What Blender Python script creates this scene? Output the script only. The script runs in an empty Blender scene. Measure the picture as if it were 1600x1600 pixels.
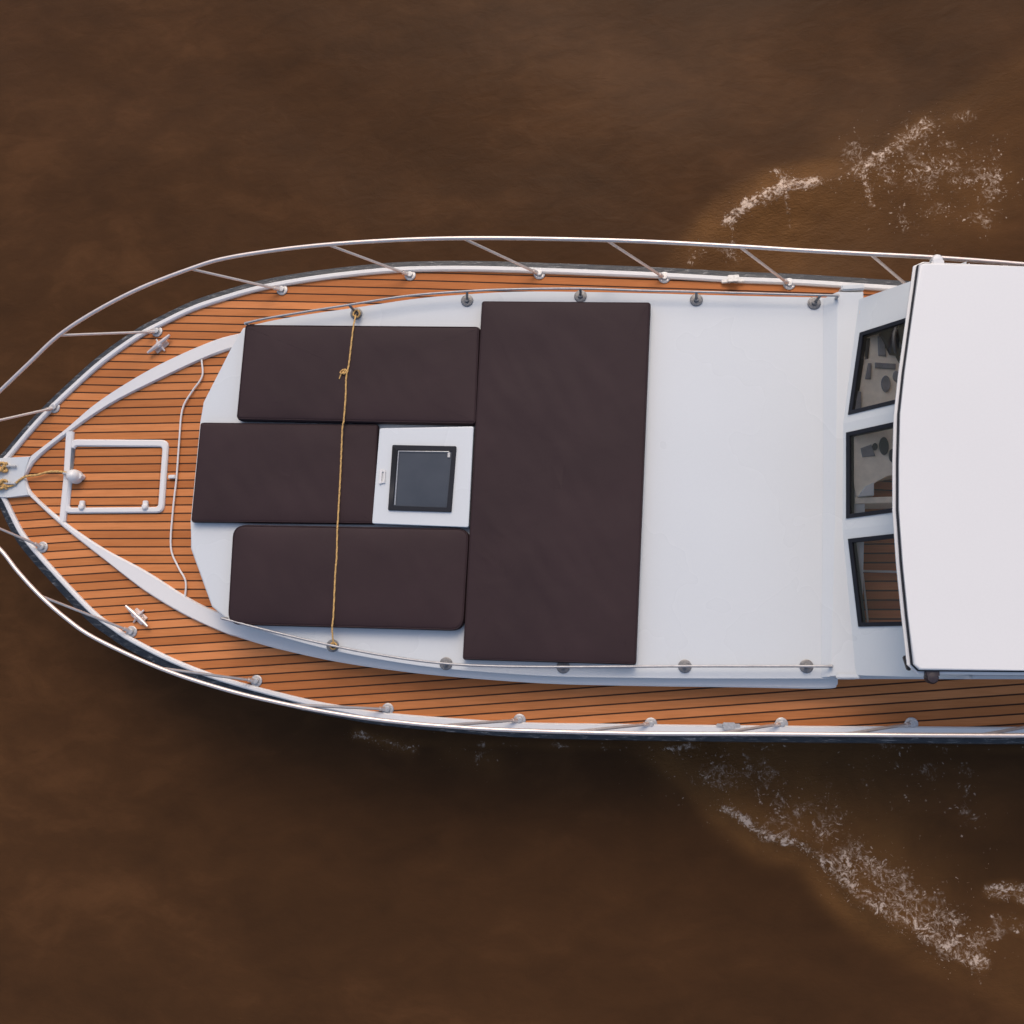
import bpy, bmesh, math, random
import numpy as np
from mathutils import Vector, Matrix, noise as mnoise
random.seed(7); rng = np.random.default_rng(7)

# ------------------------------------------------------------------ camera
scene = bpy.context.scene
col = scene.collection
HC = 9.75                      # drone height above the water
F = 1500.0                     # focal length in photo pixels (photo is 1600 wide)
NX, NY = 200.0, 210.0          # where the plumb line falls, right of / below the centre
zc = Vector((-NX, NY, F)).normalized()
xc = (Vector((1, 0, 0)) - zc * zc.x).normalized()
yc = zc.cross(xc)
R3 = Matrix((xc, yc, zc))
cam_d = bpy.data.cameras.new("camera"); cam = bpy.data.objects.new("camera", cam_d)
col.objects.link(cam); scene.camera = cam
cam_d.sensor_width = 36; cam_d.lens = 36 * F / 1600
cam_d.clip_end = 3000; cam_d.clip_start = 0.1
cam.matrix_world = Matrix.Translation((0, 0, HC)) @ R3.to_4x4()

# ------------------------------------------------------------------ sky, sun
SUN_EL = math.radians(50); SUN_AZ = math.radians(2)   # azimuth measured from +y towards +x
world = bpy.data.worlds.new("World"); scene.world = world
world.use_nodes = True
nt = world.node_tree; nt.nodes.clear()
sky = nt.nodes.new("ShaderNodeTexSky"); sky.sky_type = 'NISHITA'; sky.sun_disc = False
sky.sun_elevation = SUN_EL; sky.sun_rotation = SUN_AZ
sky.air_density = 0.9; sky.dust_density = 3.6; sky.ozone_density = 1.0
bgn = nt.nodes.new("ShaderNodeBackground"); bgn.inputs[1].default_value = 0.15
wo = nt.nodes.new("ShaderNodeOutputWorld")
nt.links.new(sky.outputs[0], bgn.inputs[0]); nt.links.new(bgn.outputs[0], wo.inputs[0])
sd = bpy.data.lights.new("sun", 'SUN'); sd.energy = 0.52; sd.angle = math.radians(30)
sd.color = (1.0, 0.80, 0.62)
so = bpy.data.objects.new("sun", sd); col.objects.link(so)
sdir = Vector((math.sin(SUN_AZ) * math.cos(SUN_EL), math.cos(SUN_AZ) * math.cos(SUN_EL), math.sin(SUN_EL)))
so.rotation_euler = sdir.to_track_quat('Z', 'Y').to_euler()
scene.view_settings.view_transform = 'Standard'; scene.view_settings.look = 'None'
scene.view_settings.exposure = 0.40; scene.view_settings.gamma = 1
scene.view_settings.use_curve_mapping = False

# ------------------------------------------------------------------ helpers
def P(px, py, z):
    """a place in the world: where the sight line of a photo point meets height z"""
    d = R3 @ Vector((px - 800, -(py - 800), -F))
    t = (z - HC) / d.z
    return Vector((d.x * t, d.y * t, z))

def spline(pts, n=6, closed=False):
    pts = [Vector(p) for p in pts]; out = []
    N = len(pts); segs = N if closed else N - 1
    for i in range(segs):
        if closed: p0, p1, p2, p3 = (pts[(i + k - 1) % N] for k in range(4))
        else:
            p1, p2 = pts[i], pts[i + 1]
            p0 = pts[i - 1] if i > 0 else p1 * 2 - p2
            p3 = pts[i + 2] if i + 2 < N else p2 * 2 - p1
        for k in range(n):
            t = k / n
            out.append(0.5 * ((2 * p1) + (p2 - p0) * t + (2 * p0 - 5 * p1 + 4 * p2 - p3) * t * t + (3 * p1 - p0 - 3 * p2 + p3) * t ** 3))
    if not closed: out.append(pts[-1])
    return out

def link(name, bm, mat, parent=None, smooth=False, mats=None):
    bmesh.ops.recalc_face_normals(bm, faces=bm.faces)
    me = bpy.data.meshes.new(name); bm.to_mesh(me); bm.free()
    if smooth:
        me.polygons.foreach_set("use_smooth", [True] * len(me.polygons))
        if smooth != 'all':
            me.set_sharp_from_angle(angle=math.radians(38))
    me.materials.append(mat)
    for m in (mats or []): me.materials.append(m)
    o = bpy.data.objects.new(name, me); col.objects.link(o)
    if smooth is True:
        w_ = o.modifiers.new('weighted_normals', 'WEIGHTED_NORMAL'); w_.keep_sharp = True; w_.mode = 'FACE_AREA'
    if parent: o.parent = parent
    return o

def empty(name, loc=(0, 0, 0)):
    o = bpy.data.objects.new(name, None); col.objects.link(o); o.location = loc
    o.empty_display_size = 0.2
    return o

def tag(o, label=None, cat=None, group=None, kind=None):
    if label: o['label'] = label
    if cat: o['category'] = cat
    if group: o['group'] = group
    if kind: o['kind'] = kind
    return o

def add_prism(bm, top, zb, bevel=0.0, base=None):
    """solid with the polygon top (Vectors) and a base ring at height zb"""
    vt = [bm.verts.new(p) for p in top]
    if base is None: base = [Vector((p.x, p.y, zb)) for p in top]
    vb = [bm.verts.new(p) for p in base]
    n = len(top)
    ft = bm.faces.new(vt)
    fb = bm.faces.new(list(reversed(vb)))
    for i in range(n):
        bm.faces.new((vt[i], vb[i], vb[(i + 1) % n], vt[(i + 1) % n]))
    if bevel:
        es = [e for e in ft.edges]
        bmesh.ops.bevel(bm, geom=es, offset=bevel, segments=3, profile=0.5, affect='EDGES')
    return bm

def finish_ngons(bm):
    bmesh.ops.triangulate(bm, faces=[f for f in bm.faces if len(f.verts) > 4])

def add_tube(bm, pts, r, seg=10, caps=True, twist=None):
    pts = [Vector(p) for p in pts]; rings = []
    up = Vector((0, 0, 1))
    for i, p in enumerate(pts):
        a = pts[max(0, i - 1)]; b = pts[min(len(pts) - 1, i + 1)]
        t = (b - a).normalized()
        s = t.cross(up)
        if s.length < 1e-3: s = t.cross(Vector((0, 1, 0)))
        s.normalize(); u = s.cross(t)
        rr = r[i] if isinstance(r, (list, tuple)) else r
        ring = []
        for k in range(seg):
            an = 2 * math.pi * k / seg
            q = rr
            if twist: q = rr * (1 + 0.22 * math.cos(3 * (an + twist * i)))
            ring.append(bm.verts.new(p + s * math.cos(an) * q + u * math.sin(an) * q))
        rings.append(ring)
    for i in range(len(rings) - 1):
        for k in range(seg):
            bm.faces.new((rings[i][k], rings[i][(k + 1) % seg], rings[i + 1][(k + 1) % seg], rings[i + 1][k]))
    if caps:
        bm.faces.new(rings[0]); bm.faces.new(list(reversed(rings[-1])))
    return bm

def add_lathe(bm, c, prof, seg=20, rot=None):
    """prof: list of (radius, height) from c"""
    rings = []
    for (r, h) in prof:
        ring = []
        for k in range(seg):
            a = 2 * math.pi * k / seg
            v = Vector((r * math.cos(a), r * math.sin(a), h))
            if rot: v = rot @ v
            ring.append(bm.verts.new(Vector(c) + v))
        rings.append(ring)
    for i in range(len(rings) - 1):
        for k in range(seg):
            bm.faces.new((rings[i][k], rings[i][(k + 1) % seg], rings[i + 1][(k + 1) % seg], rings[i + 1][k]))
    bm.faces.new(list(reversed(rings[0]))); bm.faces.new(rings[-1])
    return bm

def add_box(bm, c, size, rz=0, bevel=0.0, rot=None):
    M = Matrix.Translation(c) @ (rot.to_4x4() if rot else Matrix.Rotation(rz, 4, 'Z')) @ Matrix.Diagonal((*size, 1))
    r = bmesh.ops.create_cube(bm, size=1, matrix=M)
    if bevel:
        es = set(e for v in r['verts'] for e in v.link_edges)
        bmesh.ops.bevel(bm, geom=list(es), offset=bevel, segments=2, affect='EDGES')
    return bm

def offset(pts, d, closed=False):
    """offset a polyline in plan to its left by d (d may be a list)"""
    out = []; n = len(pts)
    for i, p in enumerate(pts):
        a = pts[i - 1] if (i > 0 or closed) else p
        b = pts[(i + 1) % n] if (i < n - 1 or closed) else p
        t = Vector((b.x - a.x, b.y - a.y, 0)).normalized()
        dd = d[i] if isinstance(d, (list, tuple)) else d
        out.append(p + Vector((-t.y, t.x, 0)) * dd)
    return out

def add_band(bm, outer, inner, zt, zb, r=0.006):
    """raised moulding between two plan lines of the same length, rounded shoulders"""
    n = len(outer); rows = []; flat = zt
    for i in range(n):
        o, q = outer[i], inner[i]; zt = o.z if flat is None else flat
        w = (q - o); w.z = 0; L = max(w.length, 1e-5); u = w / L; rr = min(r, L * 0.3)
        row = [Vector((o.x, o.y, zb)), Vector((o.x, o.y, zt - rr)), Vector((o.x, o.y, 0)) + u * rr + Vector((0, 0, zt)),
               Vector((q.x, q.y, 0)) - u * rr + Vector((0, 0, zt)), Vector((q.x, q.y, zt - rr)), Vector((q.x, q.y, zb))]
        rows.append([bm.verts.new(v) for v in row])
    for i in range(n - 1):
        for k in range(5):
            bm.faces.new((rows[i][k], rows[i + 1][k], rows[i + 1][k + 1], rows[i][k + 1]))
    bm.faces.new(rows[0]); bm.faces.new(list(reversed(rows[-1])))
    return bm

# ------------------------------------------------------------------ materials
def new_mat(name):
    m = bpy.data.materials.new(name); m.use_nodes = True
    t = m.node_tree; b = t.nodes["Principled BSDF"]
    return m, t, b

def N(t, kind, **kw):
    n = t.nodes.new(kind)
    for k, v in kw.items(): setattr(n, k, v)
    return n

def math_n(t, op, a, b=None, c=None):
    n = t.nodes.new("ShaderNodeMath"); n.operation = op
    for i, v in enumerate((a, b, c)):
        if v is None: continue
        if isinstance(v, (int, float)): n.inputs[i].default_value = v
        else: t.links.new(v, n.inputs[i])
    return n.outputs[0]

def noise_n(t, scale, detail=3, rough=0.5, vec=None, dist=0.0):
    n = N(t, "ShaderNodeTexNoise"); n.inputs['Scale'].default_value = scale
    n.inputs['Detail'].default_value = detail; n.inputs['Roughness'].default_value = rough
    n.inputs['Distortion'].default_value = dist
    if vec is None:
        tc = N(t, "ShaderNodeTexCoord"); vec = tc.outputs['Object']
    t.links.new(vec, n.inputs['Vector'])
    return n.outputs[0]

def ramp(t, fac, stops):
    r = N(t, "ShaderNodeValToRGB"); e = r.color_ramp.elements
    while len(e) < len(stops): e.new(0.5)
    for i, (p, c) in enumerate(stops):
        e[i].position = p; e[i].color = (*c, 1) if len(c) == 3 else c
    t.links.new(fac, r.inputs[0]); return r.outputs[0]

def bump(t, b, h, strength, dist=0.01):
    n = N(t, "ShaderNodeBump"); n.inputs['Strength'].default_value = strength
    n.inputs['Distance'].default_value = dist
    t.links.new(h, n.inputs['Height']); t.links.new(n.outputs[0], b.inputs['Normal'])

def simple(name, c, rough=0.4, metal=0.0, var=0.12, scale=6, bumps=0.0, bscale=40, spec=0.5, coat=0):
    m, t, b = new_mat(name)
    c0 = tuple(x * (1 - var) for x in c); c1 = tuple(min(1, x * (1 + var)) for x in c)
    t.links.new(ramp(t, noise_n(t, scale, 4, 0.6), [(0.3, c0), (0.7, c1)]), b.inputs['Base Color'])
    b.inputs['Roughness'].default_value = rough; b.inputs['Metallic'].default_value = metal
    b.inputs['Specular IOR Level'].default_value = spec
    b.inputs['Coat Weight'].default_value = coat
    if bumps: bump(t, b, noise_n(t, bscale, 3), bumps)
    return m

def gelcoat(name, c, rough=0.28):
    m, t, b = new_mat(name)
    n1 = noise_n(t, 1.1, 3, 0.5)
    mix = math_n(t, 'ADD', math_n(t, 'MULTIPLY', n1, 0.55), math_n(t, 'MULTIPLY', noise_n(t, 55, 2, 0.6), 0.45))
    t.links.new(ramp(t, mix, [(0.2, tuple(x * 0.965 for x in c)), (0.8, tuple(min(1, x * 1.02) for x in c))]), b.inputs['Base Color'])
    t.links.new(math_n(t, 'MULTIPLY_ADD', n1, 0.10, rough - 0.05), b.inputs['Roughness'])

    return m

WHITE = gelcoat("white_gelcoat", (0.605, 0.622, 0.615))
TRIMW = gelcoat("white_trim", (0.69, 0.67, 0.64), 0.35)
ROOFW = gelcoat("roof_gelcoat", (0.715, 0.695, 0.66), 0.3)
BLACK = simple("black_rubber", (0.010, 0.011, 0.016), 0.55, spec=0.25)
STEEL = simple("polished_steel", (0.70, 0.60, 0.54), 0.34, 0.65, 0.06, 20)
STEELD = simple("worn_steel", (0.46, 0.45, 0.435), 0.42, 0.55, 0.2, 60)
RAILG = simple("grey_steel", (0.36, 0.35, 0.35), 0.4, 0.5, 0.15, 30)
FLANGE = simple("weathered_flange", (0.20, 0.195, 0.19), 0.45, 0.5, 0.3, 70)
ROPE = simple("yellow_rope", (0.56, 0.33, 0.11), 0.8, 0, 0.3, 90)
BEIGE = simple("beige_dash", (0.90, 0.77, 0.60), 0.6, 0, 0.12, 9)
GREYP = simple("grey_panel", (0.22, 0.21, 0.21), 0.6, 0, 0.2, 12)
DARK = simple("dark_plastic", (0.03, 0.028, 0.027), 0.5)
SHACK = simple("dark_knob", (0.03, 0.02, 0.022), 0.45)

def hull_mat():
    m, t, b = new_mat("black_strake_reflections")
    tc = N(t, "ShaderNodeTexCoord"); mp = N(t, "ShaderNodeMapping"); mp.inputs['Scale'].default_value = (5, 22, 22)
    t.links.new(tc.outputs['Object'], mp.inputs[0])
    n = noise_n(t, 1.6, 6, 0.75, mp.outputs[0], 0.6)
    t.links.new(ramp(t, n, [(0.48, (0.010, 0.012, 0.017)), (0.56, (0.028, 0.03, 0.034)), (0.62, (0.12, 0.12, 0.12)), (0.7, (0.26, 0.25, 0.24))]), b.inputs['Base Color'])  # grey flecks in the colour imitate wavy water reflections on the black strake
    b.inputs['Roughness'].default_value = 0.3
    bump(t, b, n, 0.5, 0.02)
    return m
STRAKE = hull_mat()
HULL = simple("hull_paint", (0.012, 0.014, 0.018), 0.3)

def teak(name, a, tone=1.0, bow=False):
    m, t, b = new_mat(name)
    tc = N(t, "ShaderNodeTexCoord"); sp = N(t, "ShaderNodeSeparateXYZ"); t.links.new(tc.outputs['Object'], sp.inputs[0])
    x, y = sp.outputs[0], sp.outputs[1]
    v = math_n(t, 'MULTIPLY_ADD', x, a, y)
    if bow:      # planks of the side decks swing gently inward toward the bow
        q = math_n(t, 'MINIMUM', math_n(t, 'ADD', x, 1.0), 0.0)
        q2 = math_n(t, 'MULTIPLY', q, q)
        v = math_n(t, 'MULTIPLY_ADD', q2, math.copysign(0.0035, a), v)
    s = math_n(t, 'DIVIDE', v, 0.0795)
    cell = math_n(t, 'FLOOR', s); fr = math_n(t, 'FRACT', s)
    wn = N(t, "ShaderNodeTexWhiteNoise", noise_dimensions='1D'); t.links.new(cell, wn.inputs['W'])
    mp = N(t, "ShaderNodeMapping"); mp.inputs['Scale'].default_value = (1.5, 26, 26)
    t.links.new(tc.outputs['Object'], mp.inputs[0])
    g = noise_n(t, 2.2, 5, 0.65, mp.outputs[0], 0.4)
    big = noise_n(t, 1.4, 3, 0.6)
    f = math_n(t, 'ADD', math_n(t, 'MULTIPLY', wn.outputs[0], 0.40), math_n(t, 'ADD', math_n(t, 'MULTIPLY', g, 0.40), math_n(t, 'MULTIPLY', big, 0.25)))
    c = ramp(t, f, [(0.25, (0.37 * tone, 0.118 * tone, 0.033 * tone)), (0.5, (0.475 * tone, 0.168 * tone, 0.052 * tone)), (0.72, (0.62 * tone, 0.232 * tone, 0.080 * tone))])
    # caulking
    d = math_n(t, 'ABSOLUTE', math_n(t, 'SUBTRACT', fr, 0.5))
    k = N(t, "ShaderNodeMapRange"); k.inputs[1].default_value = 0.39; k.inputs[2].default_value = 0.445
    t.links.new(d, k.inputs[0])
    mx = N(t, "ShaderNodeMix", data_type='RGBA'); t.links.new(k.outputs[0], mx.inputs[0])
    t.links.new(c, mx.inputs[6]); mx.inputs[7].default_value = (0.050, 0.019, 0.009, 1)
    t.links.new(mx.outputs[2], b.inputs['Base Color'])
    b.inputs['Roughness'].default_value = 0.62; b.inputs['Specular IOR Level'].default_value = 0.15
    h = math_n(t, 'SUBTRACT', math_n(t, 'MULTIPLY', g, 0.2), k.outputs[0])
    bump(t, b, h, 0.5, 0.004)
    return m
TEAK_P = teak("teak_port", 0.085, 1.0, True)
TEAK_S = teak("teak_starboard", -0.08, 1.0, True)
TEAK_C = teak("teak_foredeck", 0.012, 1.0)
TEAK_I = teak("teak_inside", 0.005, 1.0)

def cushion_mat():
    m, t, b = new_mat("brown_vinyl")
    n1 = noise_n(t, 1.2, 4, 0.6); n2 = noise_n(t, 260, 2, 0.5)
    t.links.new(ramp(t, n1, [(0.3, (0.030, 0.0165, 0.0175)), (0.7, (0.038, 0.021, 0.022))]), b.inputs['Base Color'])
    b.inputs['Roughness'].default_value = 0.62; b.inputs['Specular IOR Level'].default_value = 0.18
    h = math_n(t, 'ADD', math_n(t, 'MULTIPLY', noise_n(t, 3.0, 3, 0.5, dist=0.6), 1.0), math_n(t, 'MULTIPLY', n2, 0.02))
    bump(t, b, h, 0.25, 0.02)
    return m
CUSH = cushion_mat()

def glass_mat(name, tint=(0.97, 0.97, 0.96), k=0.0, rough=0.02):
    m, t, b = new_mat(name)
    t.nodes.remove(b); out = t.nodes["Material Output"]
    tr = N(t, "ShaderNodeBsdfTransparent"); tr.inputs[0].default_value = (*tint, 1)
    gl = N(t, "ShaderNodeBsdfGlossy"); gl.inputs['Roughness'].default_value = rough
    fr = N(t, "ShaderNodeFresnel"); fr.inputs[0].default_value = 1.5
    f = math_n(t, 'ADD', fr.outputs[0], k)
    mx = N(t, "ShaderNodeMixShader"); t.links.new(f, mx.inputs[0])
    t.links.new(tr.outputs[0], mx.inputs[1]); t.links.new(gl.outputs[0], mx.inputs[2])
    t.links.new(mx.outputs[0], out.inputs[0])
    return m
GLASS = glass_mat("windscreen_glass")
def smoked():
    m, t, b = new_mat("smoked_glass")
    t.links.new(ramp(t, noise_n(t, 3, 3), [(0.3, (0.035, 0.042, 0.052)), (0.7, (0.05, 0.057, 0.068))]), b.inputs['Base Color'])
    b.inputs['Roughness'].default_value = 0.15
    return m
SMOKE = smoked()

# ------------------------------------------------------------------ water
ZD = 1.25
crestU = [P(*p, 0) for p in [(1040, 455), (1085, 400), (1140, 335), (1200, 300), (1270, 283), (1345, 262), (1410, 218), (1500, 175), (1640, 110), (1900, 20)]]
crestL = [P(*p, 0) for p in [(940, 1120), (1035, 1165), (1095, 1215), (1140, 1268), (1200, 1308), (1270, 1330), (1340, 1415), (1430, 1472), (1540, 1520), (1700, 1600), (1950, 1740)]]
crestU = spline(crestU, 8); crestL = spline(crestL, 8)

def poly_dist(X, Y, line):
    best = np.full(X.shape, 1e9); side = np.zeros(X.shape); along = np.zeros(X.shape); acc = 0
    for a, b in zip(line[:-1], line[1:]):
        dx, dy = b.x - a.x, b.y - a.y; L = math.hypot(dx, dy)
        t = np.clip(((X - a.x) * dx + (Y - a.y) * dy) / (L * L), 0, 1)
        qx, qy = X - (a.x + t * dx), Y - (a.y + t * dy)
        d = np.hypot(qx, qy); s = np.sign(dx * (Y - a.y) - dy * (X - a.x))
        m = d < best
        best = np.where(m, d, best); side = np.where(m, s, side); along = np.where(m, acc + t * L, along); acc += L
    return best, side, along, acc

def wave(X, Y):
    X = np.asarray(X, float); Y = np.asarray(Y, float)
    h = np.zeros(X.shape); tb = np.zeros(X.shape)
    r2 = np.exp(-(np.hypot(X, Y) / 30) ** 2)
    h += 0.018 * np.sin(0.9 * X + 1.3 * Y + 0.6) * r2 + 0.012 * np.sin(2.1 * X - 1.2 * Y + 1.5 * np.sin(0.5 * Y)) * r2
    h += 0.008 * np.sin(3.6 * Y + 1.1 * X + np.sin(1.7 * X)) * r2
    for line, inner, k0 in ((crestU, -1, 0.27), (crestL, 1, 0.45)):
        d, s, al, L = poly_dist(X, Y, line)
        sd_ = d * s * inner                      # positive: towards the boat
        fade = np.exp(-np.maximum(al - L * k0, 0) / 0.8); env = np.clip(al / 1.5, 0, 1) * fade
        h += env * (0.055 * np.exp(-((sd_ - 0.06) / np.where(sd_ < 0.06, 0.10, 0.24)) ** 2) - 0.03 * np.exp(-((sd_ - 0.75) / 0.35) ** 2)
                    + 0.014 * np.exp(-((sd_ - 1.2) / 0.25) ** 2))
        rip = np.sin(sd_ * 26 + 2.0 * np.sin(al * 3)) * np.sin(al * 9 + sd_ * 5)
        h += 0.004 * env * rip * np.exp(-((sd_ - 0.45) / 0.45) ** 2)
        tb = np.maximum(tb, (0.25 + 0.75 * fade) * np.clip(al / 0.8, 0, 1) * np.where(sd_ > -0.12, np.exp(-((np.maximum(sd_, 0) - 0.12) / 1.05) ** 2), np.exp(-((sd_ + 0.12) / 0.12) ** 2)))
    return h, tb

FOAM_LINES = [   # traced foam patches: line in the photo, spread across it (m), strength
    ([(1140, 345), (1165, 322), (1200, 306), (1235, 292), (1272, 285)], 0.085, 0.86),
    ([(1215, 298), (1226, 278), (1214, 268)], 0.05, 0.8),
    ([(1142, 330), (1147, 385)], 0.022, 0.75), ([(1229, 305), (1233, 358)], 0.02, 0.7),
    ([(1270, 287), (1320, 280), (1345, 268)], 0.07, 0.50),
    ([(1338, 272), (1352, 258), (1395, 232), (1445, 195)], 0.14, 0.62),
    ([(1346, 272), (1362, 320)], 0.05, 0.7),
    ([(1360, 262), (1450, 262), (1540, 285)], 0.42, 0.50), ([(1400, 330), (1530, 335)], 0.30, 0.38), ([(1445, 195), (1510, 180)], 0.12, 0.38),
    ([(1078, 408), (1100, 392), (1125, 388), (1155, 402)], 0.07, 0.5),
    ([(1132, 1262), (1160, 1280), (1195, 1305), (1235, 1315)], 0.05, 0.82),
    ([(1225, 1305), (1268, 1332)], 0.07, 0.6),
    ([(1292, 1345), (1320, 1375), (1360, 1405), (1430, 1442), (1490, 1485), (1530, 1503)], 0.12, 0.70),
    ([(1310, 1330), (1330, 1360)], 0.10, 0.7),
    ([(1340, 1345), (1400, 1385), (1450, 1430), (1520, 1470)], 0.26, 0.58),
    ([(1548, 1392), (1580, 1388), (1620, 1410)], 0.09, 0.78), ([(1560, 1440), (1600, 1450)], 0.12, 0.5),
    ([(1085, 1190), (1180, 1235), (1290, 1290)], 0.34, 0.47), ([(1380, 1200), (1500, 1250)], 0.5, 0.30),
    ([(560, 1146), (590, 1156), (645, 1170)], 0.06, 0.55), ([(700, 1168), (770, 1190)], 0.14, 0.3), ([(1035, 1166), (1062, 1170)], 0.02, 0.7),
    ([(640, 1160), (900, 1166), (1300, 1170), (1700, 1172)], 0.04, 0.34)]
def foam_density(X, Y):
    D = np.zeros(X.shape)
    for pts, w, a in FOAM_LINES:
        d, _, _, _ = poly_dist(X, Y, [P(*p, 0) for p in pts])
        D = np.maximum(D, a * np.exp(-(d / w) ** 2 * 0.8))
    return D

def axis(lo, hi, step):
    a = list(np.arange(lo, hi + 1e-6, step)); s = step
    r = hi; right = []
    while r < 1500: s *= 1.35; r += s; right.append(r)
    s = step; l = lo; left = []
    while l > -1500: s *= 1.35; l -= s; left.append(l)
    return np.array(left[::-1] + a + right)

xs = axis(-8.0, 6.5, 0.035); ys = axis(-5.5, 8.0, 0.035)
XX, YY = np.meshgrid(xs, ys); hh, tb = wave(XX, YY)
nx, ny = len(xs), len(ys)
co = np.stack([XX.ravel(), YY.ravel(), hh.ravel()], 1).astype(np.float32)
idx = np.arange(nx * ny).reshape(ny, nx)
quads = np.stack([idx[:-1, :-1], idx[:-1, 1:], idx[1:, 1:], idx[1:, :-1]], -1).reshape(-1, 4)
me = bpy.data.meshes.new("water")
me.vertices.add(len(co)); me.vertices.foreach_set("co", co.ravel())
me.loops.add(quads.size); me.loops.foreach_set("vertex_index", quads.ravel().astype(np.int32))
me.polygons.add(len(quads)); me.polygons.foreach_set("loop_start", np.arange(0, quads.size, 4, dtype=np.int32))
me.polygons.foreach_set("use_smooth", np.ones(len(quads), bool))
at = me.attributes.new("silt", 'FLOAT', 'POINT'); at.data.foreach_set("value", tb.ravel().astype(np.float32))
at = me.attributes.new("foam", 'FLOAT', 'POINT'); at.data.foreach_set("value", foam_density(XX, YY).ravel().astype(np.float32))
me.update(calc_edges=True); me.validate()

def water_mat():
    m, t, b = new_mat("muddy_river_water")
    tc = N(t, "ShaderNodeTexCoord")
    mp = N(t, "ShaderNodeMapping"); mp.inputs['Rotation'].default_value = (0, 0, math.radians(-25)); mp.inputs['Scale'].default_value = (1, 1.7, 1)
    t.links.new(tc.outputs['Object'], mp.inputs[0])
    n1 = noise_n(t, 0.34, 5, 0.62, mp.outputs[0], 0.7)
    n2 = noise_n(t, 1.7, 5, 0.65, mp.outputs[0], 0.5)
    f = math_n(t, 'ADD', math_n(t, 'MULTIPLY', n1, 0.62), math_n(t, 'MULTIPLY', n2, 0.38))
    c = ramp(t, f, [(0.34, (0.046, 0.0222, 0.0100)), (0.52, (0.064, 0.0296, 0.0124)), (0.70, (0.098, 0.0445, 0.0180))])
    a = N(t, "ShaderNodeAttribute", attribute_name="silt")
    n3 = noise_n(t, 1.6, 4, 0.6, tc.outputs['Object'], 0.5)
    k = N(t, "ShaderNodeMapRange"); k.inputs[1].default_value = 0.25; k.inputs[2].default_value = 0.7
    t.links.new(n3, k.inputs[0])
    af = N(t, "ShaderNodeAttribute", attribute_name="foam")
    fac = math_n(t, 'MULTIPLY', math_n(t, 'MAXIMUM', a.outputs['Fac'], math_n(t, 'MULTIPLY', af.outputs['Fac'], 1.3)), math_n(t, 'MULTIPLY_ADD', k.outputs[0], 0.66, 0.30))
    mx = N(t, "ShaderNodeMix", data_type='RGBA'); t.links.new(fac, mx.inputs[0])
    t.links.new(c, mx.inputs[6]); mx.inputs[7].default_value = (0.165, 0.076, 0.025, 1)
    # lacy foam lying on the surface
    fa = N(t, "ShaderNodeAttribute", attribute_name="foam").outputs['Fac']
    ob = tc.outputs['Object']
    wn1 = N(t, "ShaderNodeTexNoise"); wn1.inputs['Scale'].default_value = 5.5; wn1.inputs['Detail'].default_value = 4; t.links.new(ob, wn1.inputs['Vector'])
    va = N(t, "ShaderNodeVectorMath", operation='MULTIPLY_ADD'); t.links.new(wn1.outputs[1], va.inputs[0]); va.inputs[1].default_value = (0.15, 0.15, 0); t.links.new(ob, va.inputs[2])
    def lace(scale, w):
        v = N(t, "ShaderNodeTexVoronoi", feature='DISTANCE_TO_EDGE'); v.inputs['Scale'].default_value = scale; t.links.new(va.outputs[0], v.inputs['Vector'])
        q = N(t, "ShaderNodeMapRange"); q.inputs[1].default_value = w; q.inputs[2].default_value = 0.0; t.links.new(v.outputs[0], q.inputs[0]); return q.outputs[0]
    def thr(x, lo, hi):
        q = N(t, "ShaderNodeMapRange"); q.inputs[1].default_value = lo; q.inputs[2].default_value = hi; t.links.new(x, q.inputs[0]); return q.outputs[0]
    nA = noise_n(t, 7, 5, 0.72, va.outputs[0]); nB = noise_n(t, 26, 3, 0.7, va.outputs[0]); nC = noise_n(t, 3.2, 4, 0.6, ob, 0.3)
    core = thr(math_n(t, 'ADD', nB, math_n(t, 'MULTIPLY_ADD', nA, 0.8, math_n(t, 'MULTIPLY', fa, 0.52))), 1.26, 1.40)
    gate = thr(math_n(t, 'ADD', nC, math_n(t, 'MULTIPLY_ADD', nA, 0.7, math_n(t, 'MULTIPLY', fa, 0.75))), 1.17, 1.34)
    lc = math_n(t, 'MAXIMUM', math_n(t, 'MULTIPLY', lace(9, 0.10), 0.8), math_n(t, 'MULTIPLY', lace(22, 0.14), 0.6))
    lc = math_n(t, 'MULTIPLY', math_n(t, 'MULTIPLY', lc, gate), thr(nB, 0.40, 0.60))
    vd = N(t, "ShaderNodeTexVoronoi", feature='F1'); vd.inputs['Scale'].default_value = 30; t.links.new(va.outputs[0], vd.inputs['Vector'])
    dots = thr(vd.outputs['Distance'], 0.30, 0.12)
    sc = N(t, "ShaderNodeSeparateColor"); t.links.new(vd.outputs['Color'], sc.inputs[0])
    dots = math_n(t, 'MULTIPLY', dots, thr(math_n(t, 'MULTIPLY_ADD', fa, 0.55, math_n(t, 'MULTIPLY', sc.outputs[0], nC)), 0.56, 0.66))
    foam = math_n(t, 'MINIMUM', math_n(t, 'MAXIMUM', math_n(t, 'MULTIPLY', dots, 0.7), math_n(t, 'MAXIMUM', core, lc)), 1.0)
    foam = math_n(t, 'MULTIPLY', foam, thr(fa, 0.04, 0.2))
    mf = N(t, "ShaderNodeMix", data_type='RGBA'); t.links.new(math_n(t, 'MULTIPLY', foam, 0.9), mf.inputs[0])
    t.links.new(mx.outputs[2], mf.inputs[6]); mf.inputs[7].default_value = (0.62, 0.475, 0.36, 1)
    t.links.new(mf.outputs[2], b.inputs['Base Color'])
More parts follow.
